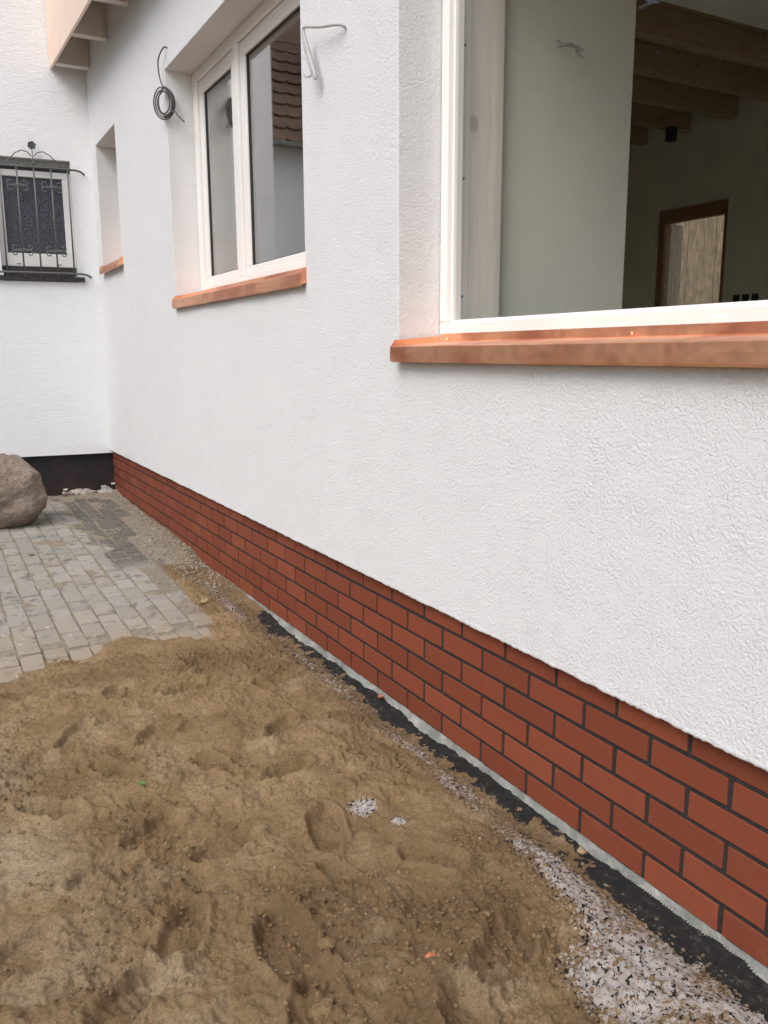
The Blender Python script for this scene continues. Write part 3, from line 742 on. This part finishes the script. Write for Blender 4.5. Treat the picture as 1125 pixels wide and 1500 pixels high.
# barred window in the wing
wg = wl('window', (GU0 + .01, .07, GZ0 + .012), (GU1 - .01, .16, GZ0 + .10), 'sill_dark')
def wsub(mb, name, mat, bevel=0, parent=None, smooth=False):
    o = mb.build(name, mat, None, bevel, smooth); o.parent = parent or wg; return o
wsub(MB().box((GU0, .06, GZ1 - .05), (GU1, .15, GZ1 - .001)), 'shutter_lintel', 'niche_grey')
wsub(MB().box((GU0, .08, GZ1 - .09), (GU1, .15, GZ1 - .051)), 'shutter_slot', 'black_plastic')
mb = MB(); z0, z1 = GZ0 + .135, GZ1 - .092; f_ = .07
mb.box((GU0 + .002, .075, z0), (GU1 - .002, .15, z0 + .115)); mb.box((GU0 + .002, .075, z1 - .055), (GU1 - .002, .15, z1))
mb.box((GU0 + .002, .075, z0 + .115), (GU0 + .002 + .06, .15, z1 - .055)); mb.box((GU1 - .075, .075, z0 + .115), (GU1 - .002, .15, z1 - .055))
wsub(mb, 'frame', 'pvc', .005)
wsub(MB().box((GU0 + .06, .10, z0 + .11), (GU1 - .07, .112, z1 - .05)), 'pane', 'glass_frosted')
wsub(MB().box((GU0 + .002, .078, GZ0 + .10), (GU1 - .002, .15, z0 - .001)), 'sill_block', 'sill_dark')
for u in (-.70, -.36): wsub(MB().box((u - .018, .070, z0 + .018), (u + .018, .0755, z0 + .028)), 'drain_cap', 'niche_grey', .002)
wsub(MB().box((GU0 - .06, -.035, GZ0 + .004), (GU1 + .06, .07, GZ0 + .044)), 'ledge', 'sill_dark', .003)
grille = bpy.data.objects.new('window_grille', None); C.objects.link(grille); grille.parent = wing; grille.location = (-.521, -.05, 2.55)
def gsub(mb, name, smooth=True):
    o = mb.build(name, 'iron', None, 0, smooth); o.parent = grille; return o
GC, bz0, bz1 = -.521, 2.10, 3.035
L_ = lambda u, v, z: (u - GC, v, z - 2.55)
for k in range(-2, 3):
    u = k * .140
    gsub(MB().tube([(u, 0, bz0 - 2.55 - .012), (u, 0, bz1 - 2.55 + .006)], .0072, 8), 'upright_bar')
for z in (2.132, 3.028):
    pts = [(-.44, .05, z - 2.55 - .018), (-.40, .022, z - 2.55 - .004), (-.36, .004, z - 2.55), (-.30, -.001, z - 2.55), (0, -.001, z - 2.55), (.30, -.001, z - 2.55), (.345, .004, z - 2.55), (.39, .022, z - 2.55 - .006), (.425, .052, z - 2.55 - .022)]
    gsub(MB().tube(pts, .0092, 8), 'cross_bar')
def cscroll(cx, cz, sx, sz, size):
    """one C-scroll: two inward curls joined, mirrored by sx, sz"""
    pts = []
    for k in range(15):                 # spiral at the far end
        t = k / 14; ang = t * 4.4; rr = size * (.16 + .30 * t)
        pts.append((cx + sx * (size * .95 - math.cos(ang) * rr), -.004, cz + sz * (size * .42 + math.sin(ang) * rr * .95)))
    pts.append((cx + sx * size * .12, -.004, cz + sz * size * .16)); pts.append((cx + sx * .006, -.004, cz))
    return pts
for u in (-.140, .140):
    for z in (2.868, 2.322):
        for sx in (-1, 1):
            for sz in (-1, 1):
                gsub(MB().tube(cscroll(u, z - 2.55, sx, sz, .062), .0054, 6), 'scroll')
        gsub(MB().box((u - .012, -.012, z - 2.55 - .008), (u + .012, .010, z - 2.55 + .008)), 'collar', False)
for s in (-1, 1):                       # sweeping top ornament
    pts = [(s * .235, -.002, .486), (s * .19, -.002, .535), (s * .14, -.002, .585), (s * .085, -.002, .612), (s * .04, -.002, .600), (s * .008, -.002, .565)]
    P2 = []
    for i in range(len(pts) - 1):
        for k in range(4):
            t = k / 4; P2.append(tuple(pts[i][q] * (1 - t) + pts[i + 1][q] * t for q in range(3)))
    gsub(MB().tube(P2 + [pts[-1]], .0046, 6), 'arch_rod')
    pts = [(s * .004, -.004, .53)] + [(s * (.035 + .033 * math.cos(3.0 - t * 4.2)), -.004, .515 - .026 * math.sin(t * 4.2)) for t in np.linspace(0, 1, 12)]
    gsub(MB().tube(pts, .004, 6), 'scroll')
gsub(MB().tube([(0, -.002, .48), (0, -.002, .63)], .004, 6), 'flower_stem')
mb = MB()
for k in range(6):                      # iron rosette: six cupped petals round a boss
    a = k * math.pi / 3 + .3; c0 = (math.cos(a) * .021, -.010, .655 + math.sin(a) * .021); b0 = len(mb.v)
    ring = [(c0[0] + .0155 * math.cos(t), c0[1] - .006 * math.cos(t - a), c0[2] + .0155 * math.sin(t)) for t in np.linspace(0, 2 * math.pi, 9)[:-1]]
    mb.add([(c0[0], -.002, c0[2])] + ring + [(x_, y_ + .005, z_) for x_, y_, z_ in ring], [(0, 1 + i, 1 + (i + 1) % 8) for i in range(8)] + [(1 + i, 9 + i, 9 + (i + 1) % 8, 1 + (i + 1) % 8) for i in range(8)])
mb.tube([(0, .004, .655), (0, -.022, .655)], [.012, .006], 8)
gsub(mb, 'flower', False)

# ================================================================== adjoining house, met in the reflections of the panes
nb = empty('neighbour_house', (-2.7, 9.4, 0)); tag(nb, 'white house with brown tiled roof mirrored in the casement window', 'house')
box('wall', (-3.9, 8.6, -.2), (-1.60, 14, 4.02), 'plaster_wing', nb)
tl = MB(); sl_ = R(42)
tile = MB()
for r_i in range(14):
    for k in range(13):
        x = -4.0 + k * .19 + (.095 if r_i % 2 else 0); d = r_i * .30
        y = 8.47 + d * math.cos(sl_); z = 3.88 + d * math.sin(sl_)
        pts = [(-.093, .40), (.093, .40), (.093, .06), (.06, .012), (0, -.008), (-.06, .012), (-.093, .06)]
        lift = .035
        vs = []
        for (a, b) in pts:
            hh = lift * (1 - b / .40) + .012
            vs.append((x + a, y + b * math.cos(sl_) - hh * math.sin(sl_), z + b * math.sin(sl_) + hh * math.cos(sl_)))
        vs2 = [(a, b + .012 * math.sin(sl_), c - .012 * math.cos(sl_)) for a, b, c in vs]
        tile.add(vs + vs2, [tuple(range(7)), tuple(range(13, 6, -1))] + [(i, 7 + i, 7 + (i + 1) % 7, (i + 1) % 7) for i in range(7)])
o = tile.build('roof_tiles', 'roof_tile', nb); tag(o, kind='stuff')
mb = MB().add([(-4.1, 8.49, 3.86), (-1.55, 8.49, 3.86), (-1.55, 11.6, 6.8), (-4.1, 11.6, 6.8), (-4.1, 14.2, 4.4), (-1.55, 14.2, 4.4)], [(0, 1, 2, 3), (3, 2, 5, 4)])
mb.build('roof', 'roof_tile', nb)
box('gutter', (-4.1, 8.39, 3.84), (-1.55, 8.48, 3.90), 'iron', nb, .01)

# timber barn beyond the far room, met through its dusty pane
barn = empty('timber_barn', (12, 9.5, -.1)); tag(barn, 'brown timber barn seen through the dusty far window', 'barn')
for k in range(28): box('board', (10.5 + .012 * (k % 2), 5.2 + k * .30, -.12), (10.56 + .012 * (k % 2), 5.49 + k * .30, 4.6), 'barn_board', barn)
box('barn_body', (10.58, 5.2, -.12), (14, 13.6, 4.59), 'barn_board', barn)
MB().add([(10.2, 5.0, 4.5), (14.3, 5.0, 4.5), (12.25, 5.0, 6.2), (10.2, 13.8, 4.5), (14.3, 13.8, 4.5), (12.25, 13.8, 6.2)], [(0, 1, 2), (5, 4, 3), (0, 2, 5, 3), (2, 1, 4, 5), (1, 0, 3, 4)]).build('roof', 'roof_tile', barn)
# conifers beyond the yard, out of frame, that darken the reflection in the big pane
simple('needles', (.045, .062, .028), .8, 0, .35, 6)
simple('bark', (.10, .07, .05), .9, 0, .3, 12)
def conifer(x, y, h, r, seed, label):
    t = empty('conifer_tree', (x, y, -.1)); tag(t, label, 'tree', 'conifers beyond the yard')
    rs = np.random.default_rng(seed)
    o = MB().tube([(0, 0, 0), (.05, 0, h * .5), (0, .03, h * .97)], [.16, .10, .01], 8).build('trunk', 'bark'); o.parent = t
    n = 15000; u = rs.random(n) ** .75; zz = .25 + (h - .25) * (1 - u); rad = r * (u ** .8) * (.55 + .5 * rs.random(n)) * (.85 + .25 * np.sin(zz * 7 + seed))
    a = rs.random(n) * 6.283; cx, cy_ = rad * np.cos(a), rad * np.sin(a)
    L = .20 + .22 * rs.random(n); ov = np.stack([np.cos(a + rs.normal(size=n) * .6), np.sin(a + rs.normal(size=n) * .6), -.35 + .5 * rs.normal(size=n)], -1); ov /= np.linalg.norm(ov, axis=1)[:, None]
    sv = np.cross(ov, rs.normal(size=(n, 3))); sv /= np.linalg.norm(sv, axis=1)[:, None]
    c0 = np.stack([cx, cy_, zz], -1)
    V = np.stack([c0 - sv * L[:, None] * .22, c0 + ov * L[:, None] * .6 - sv * L[:, None] * .3, c0 + ov * L[:, None] * 1.2, c0 + sv * L[:, None] * .3], 1).reshape(-1, 3)
    mb = MB(); mb.v = [tuple(p) for p in V]; mb.f = [(4 * i, 4 * i + 1, 4 * i + 2, 4 * i + 3) for i in range(n)]
    o = mb.build('crown', 'needles'); o.parent = t
for i, (x, y, h, r, lb) in enumerate([(-4.9, 9.2, 8.6, 1.9, 'dark conifer next to the tiled house'), (-6.6, 8.6, 9.2, 2.1, 'tallest dark conifer beyond the yard'), (-7.6, 6.6, 8.2, 1.9, 'dark conifer second from the tiled house end'), (-8.9, 4.9, 8.8, 2.0, 'broad dark conifer standing along the yard side'), (-9.6, 2.9, 7.8, 1.8, 'dark conifer furthest from the tiled house')]):
    conifer(x, y, h, r, i + 3, lb)

# ================================================================== THINGS
# boulder
bm = bmesh.new(); bmesh.ops.create_icosphere(bm, subdivisions=6, radius=1)
rs = np.random.default_rng(5); kk = rs.normal(size=(14, 3)); ph = rs.random(14) * 6.28
for v in bm.verts:
    p = np.array(v.co); n0 = p / np.linalg.norm(p)
    sq = (np.abs(n0) ** 3.6).sum() ** (-1 / 3.6)         # squarish, worn block
    d = sum(math.sin(kk[i] @ n0 * (1.6 + .55 * i) + ph[i]) / (2.2 + i * .7) for i in range(14)) * .075
    q = n0 * sq * (1 + d)
    nz = mnoise.fractal(Vector(n0 * 2.6), .9, 2.1, 6); q = q * (1 + .055 * nz + .05 * (abs(mnoise.noise(Vector(n0 * 3.3))) - .2))
    q[0] *= .345; q[1] *= .30; q[2] *= .285
    if q[2] > 0: q[0] *= 1 - .25 * (q[2] / .285) ** 2 * (q[0] > 0)
    if q[2] < -.12: q[:2] *= 1 - 1.1 * (-.12 - q[2])
    v.co = q
me = bpy.data.meshes.new('boulder'); bm.to_mesh(me); bm.free(); me.materials.append(MAT['boulder']); me.polygons.foreach_set('use_smooth', [True] * len(me.polygons))
o = link('boulder', me); o.location = (-1.135, 5.80, .335); tag(o, 'large rounded brown-grey boulder on the paving', 'boulder')

# cables left hanging from the walls
def spl(pts, n=6):
    out = []; P_ = [Vector(p) for p in pts]; P_ = [P_[0]] + P_ + [P_[-1]]
    for i in range(1, len(P_) - 2):
        for k in range(n):
            t = k / n; a, b, c, d = P_[i - 1:i + 3]
            out.append(.5 * ((2 * b) + (c - a) * t + (2 * a - 5 * b + 4 * c - d) * t * t + (3 * b - a - 3 * c + d) * t ** 3))
    return out + [P_[-1]]
# coil hanging off the wall above the reveal of the casement
pts = [(-.028, 4.16, 3.285), (-.05, 4.18, 3.29), (-.065, 4.26, 3.24), (-.06, 4.27, 3.15), (-.05, 4.24, 3.08)]
cc = Vector((-.048, 4.235, 2.985)); hd = Vector((.86, -.51, 0))
for k in range(int(4.6 * 16)):
    t = k / 16 * 2 * math.pi; j = (-.016, .006, -.006, .014, 0)[k // 16] + .004 * math.sin(k * .37)
    q = cc + hd * ((.052 + j) * math.sin(t)) + Vector((0, 0, (.080 + j + .005 * math.sin(t * .31)) * math.cos(t))) + Vector((-.5, -.86, 0)) * (.012 * math.sin(t * .23 + 1))
    pts.append(tuple(q))
pts += [(.0, 4.19, 2.93), (.02, 4.16, 2.895), (.045, 4.12, 2.855)]
o = MB().tube(spl(pts, 3), .0047, 8).build('coiled_cable', 'cable_grey', smooth=True)
tag(o, 'coil of dark grey cable hanging from the wall beside the casement window', 'cable')
pts = [(-.028, 1.668, 2.628), (-.055, 1.672, 2.640), (-.075, 1.80, 2.668), (-.085, 1.925, 2.705), (-.085, 1.945, 2.700)]
mb = MB().tube(spl(pts, 5), .0055, 8)
mb.tube(spl([(-.085, 1.945, 2.703), (-.082, 1.935, 2.66), (-.075, 1.905, 2.585), (-.070, 1.872, 2.515), (-.070, 1.868, 2.495)], 5), [.0055 + .005 * math.sin(math.pi * min(1, k / 20)) for k in range(21)], 8)
mb.tube(spl([(-.088, 1.952, 2.700), (-.088, 1.932, 2.63), (-.085, 1.89, 2.545), (-.085, 1.875, 2.512), (-.09, 1.905, 2.512), (-.09, 1.935, 2.530)], 5), .0036, 8)
o = mb.build('bent_cable', 'cable_light', smooth=True); tag(o, 'pale grey cable bent at right angle sticking out of wall between windows', 'cable')
mb = MB().tube(spl([(.79, 1.30, 2.575), (.78, 1.27, 2.575), (.74, 1.262, 2.565), (.70, 1.262, 2.568), (.665, 1.262, 2.58)], 5), .0045, 8)
mb.tube(spl([(.80, 1.262, 2.566), (.76, 1.262, 2.566), (.72, 1.256, 2.575), (.685, 1.256, 2.560), (.66, 1.256, 2.556)], 5), .0045, 8)
o = mb.build('wire_ends', 'cable_light', smooth=True); tag(o, 'short wire ends sticking out of pier inside the big window', 'cable')

# rubble along the foot of the black plinth
for i, (u, dv, r_, s) in enumerate([(-.40, -.02, .030, 1), (-.335, -.02, .042, 2), (-.27, -.015, .036, 3), (-.22, -.05, .028, 4), (-.15, -.03, .024, 5), (-.46, -.04, .024, 6), (-.10, -.07, .05, 7), (-.30, -.09, .022, 8), (-.04, -.13, .03, 9)]):
    me = rock_mesh('rubble_stone', 'rubble' if i != 6 else 'concrete', r_ * 1.25, 2, .75, s, .6)
    o = link('rubble_stone', me); o.location = (u * ct - (.02 + dv) * st, 6.848 + u * st + (.02 + dv) * ct, .102 + r_ * .35); o.rotation_euler = (0, 0, i)
    tag(o, 'pale broken mortar lump lying at foot of the black plinth', 'stone', 'rubble at the foot of the black plinth')
# loose gravel along the far part of the brick plinth
def scatter(name, mat, n, fn, rmin, rmax, label, cat, zfn, flat=.65):
    protos = []
    for k in range(5):
        me = rock_mesh('p', mat, 1, 1, .45, 300 + k, flat); protos.append((np.array([v.co[:] for v in me.vertices]), [tuple(p.vertices) for p in me.polygons])); bpy.data.meshes.remove(me)
    V = []; F_ = []; base_ = 0
    for i in range(n):
        x, y = fn(); r_ = rmin + (rmax - rmin) * random.random() ** 3; v, f = protos[i % 5]
        a = random.random() * 6.28; ca, sa = math.cos(a), math.sin(a)
        q = v * r_ * np.array([1, random.uniform(.6, 1), 1]); q = np.stack([q[:, 0] * ca - q[:, 1] * sa + x, q[:, 0] * sa + q[:, 1] * ca + y, q[:, 2] + zfn(x, y) + r_ * .2], -1)
        V.append(q); F_ += [tuple(j + base_ for j in t) for t in f]; base_ += len(v)
    mb = MB(); mb.v = [tuple(p) for p in np.concatenate(V)]; mb.f = F_
    o = mb.build(name, mat, smooth=False); tag(o, label, cat, kind='stuff'); return o
def dirt_z(x, y):
    j = int(np.clip((x + 6) / 6.05 * 239, 0, 239)); i = int(np.clip((y - 2.3) / 5.3 * 299, 0, 299)); return max(float(zd[i, j]), sand_z(x, y) if y < 4.25 and x > -1.7 else -9)
def far_edge():
    y = random.uniform(3.3, 6.7); return -abs(random.gauss(.04, .10)) * (1.5 - .12 * (y - 3)) - .01, y
scatter('gravel', 'gravel_stone', 1500, far_edge, .003, .014, 'fine gravel along the far end of the brick plinth', 'gravel', dirt_z)
_cl = []
def clod_spot():
    while True:
        x, y = random.uniform(-1.7, -.16), random.uniform(-.7, 2.5)
        if vnoise(np.array(x * 3.1), np.array(y * 3.1), 21) * .6 + vnoise(np.array(x * 9), np.array(y * 9), 22) * .4 > .52 or random.random() < .10: return x, y
scatter('sand_clods', 'sand', 9500, clod_spot, .0015, .0078, 'crumbled clods of damp sand scattered over the ground', 'sand', lambda x, y: sand_z(x, y) - .0012, .8)
scatter('stone_chips', 'rubble', 420, lambda: (random.uniform(-1.7, -.1), random.uniform(-.7, 3.4)), .0012, .0042, 'tiny pale stone chips in the sand', 'gravel', sand_z)
def strip_spot():
    y = random.uniform(-.7, 3.4); return -.06 - abs(random.gauss(0, .07)), y
scatter('spill_crumbs', 'dirt', 1600, strip_spot, .0015, .0075, 'crumbs of dirt and tar beside the bitumen strip', 'dirt', lambda x, y: sand_z(x, y) + .002)

# leaves, chips and a sprig
def leaf(x, y, z, s, rz, mat, name, label, cat, curl=.4, grp=None):
    vs = []; fs = []; n = 7
    for i in range(n):
        t = i / (n - 1); wd = math.sin(math.pi * (t * .9 + .05)) * .32 * s
        zc = curl * s * (t - .5) ** 2
        for q in (-1, 0, 1): vs.append(((t - .5) * s, q * wd, zc + abs(q) * .12 * s * (1 + .3 * math.sin(i * 2.1))))
    for i in range(n - 1):
        for q in range(2): fs.append((i * 3 + q, i * 3 + q + 1, (i + 1) * 3 + q + 1, (i + 1) * 3 + q))
    o = MB().add(vs, fs).build(name, mat, smooth=True); o.location = (x, y, z); o.rotation_euler = (random.uniform(-.2, .2), random.uniform(-.2, .2), rz)
    m = o.modifiers.new('t', 'SOLIDIFY'); m.thickness = .0008
    tag(o, label, cat, grp); return o
leaf(-.065, .165, .018, .045, 1.0, 'leaf_dry', 'dry_leaf', 'curled dry leaf lying on the bitumen strip', 'leaf', .8)
leaf(-.29, 3.02, sand_z(-.29, 3.02) + .008, .07, .4, 'leaf_dry', 'dry_leaf', 'pale dry leaf on the sand where the paving ends', 'leaf')
leaf(-1.02, 4.62, pave_z(4.62) + .012, .05, .2, 'leaf_dry', 'dry_leaf', 'small brown leaf lying on the grey paving', 'leaf')
for (x, y, s, sd_) in ((-.66, .02, .017, 1), ):
    o = link('brick_chip', rock_mesh('brick_chip', 'brick_chip', s, 1, .4, sd_, .4)); o.location = (x, y, sand_z(x, y) + .004); tag(o, 'small orange brick chip on the sand', 'brick chip')
o = link('brick_chip', rock_mesh('brick_chip', 'brick_chip', .014, 1, .4, 9, .6)); o.location = (-.03, 1.42, .016); tag(o, 'orange brick chip on the mortar at the plinth foot', 'brick chip')
sprig = empty('weed_sprig', (-1.07, 1.12, sand_z(-1.07, 1.12))); tag(sprig, 'tiny green weed sprig growing in the sand', 'weed')
for k in range(5):
    a = k * 1.26
    o = MB().add([(0, 0, 0), (.008 * math.cos(a) - .004 * math.sin(a), .008 * math.sin(a) + .004 * math.cos(a), .010), (.020 * math.cos(a), .020 * math.sin(a), .012), (.008 * math.cos(a) + .004 * math.sin(a), .008 * math.sin(a) - .004 * math.cos(a), .010)], [(0, 1, 2, 3)]).build('leaf', 'sprig_green'); o.parent = sprig
for i, (x, y, r_, lb) in enumerate([(-.93, .02, .026, 'largest rounded lump of damp sand beside a shoe print'), (-.86, .17, .020, 'crumbling lump of damp sand in a dug-out hollow')]):
    o = link('sand_lump', rock_mesh('sand_lump', 'sand', r_, 4, .5, 500 + i, .6)); o.location = (x, y, sand_z(x, y) + r_ * .05)
    for v in o.data.vertices: v.co *= 1 + .22 * mnoise.fractal(v.co * 60, 1.0, 2.0, 4)
    tag(o, lb, 'sand lump')
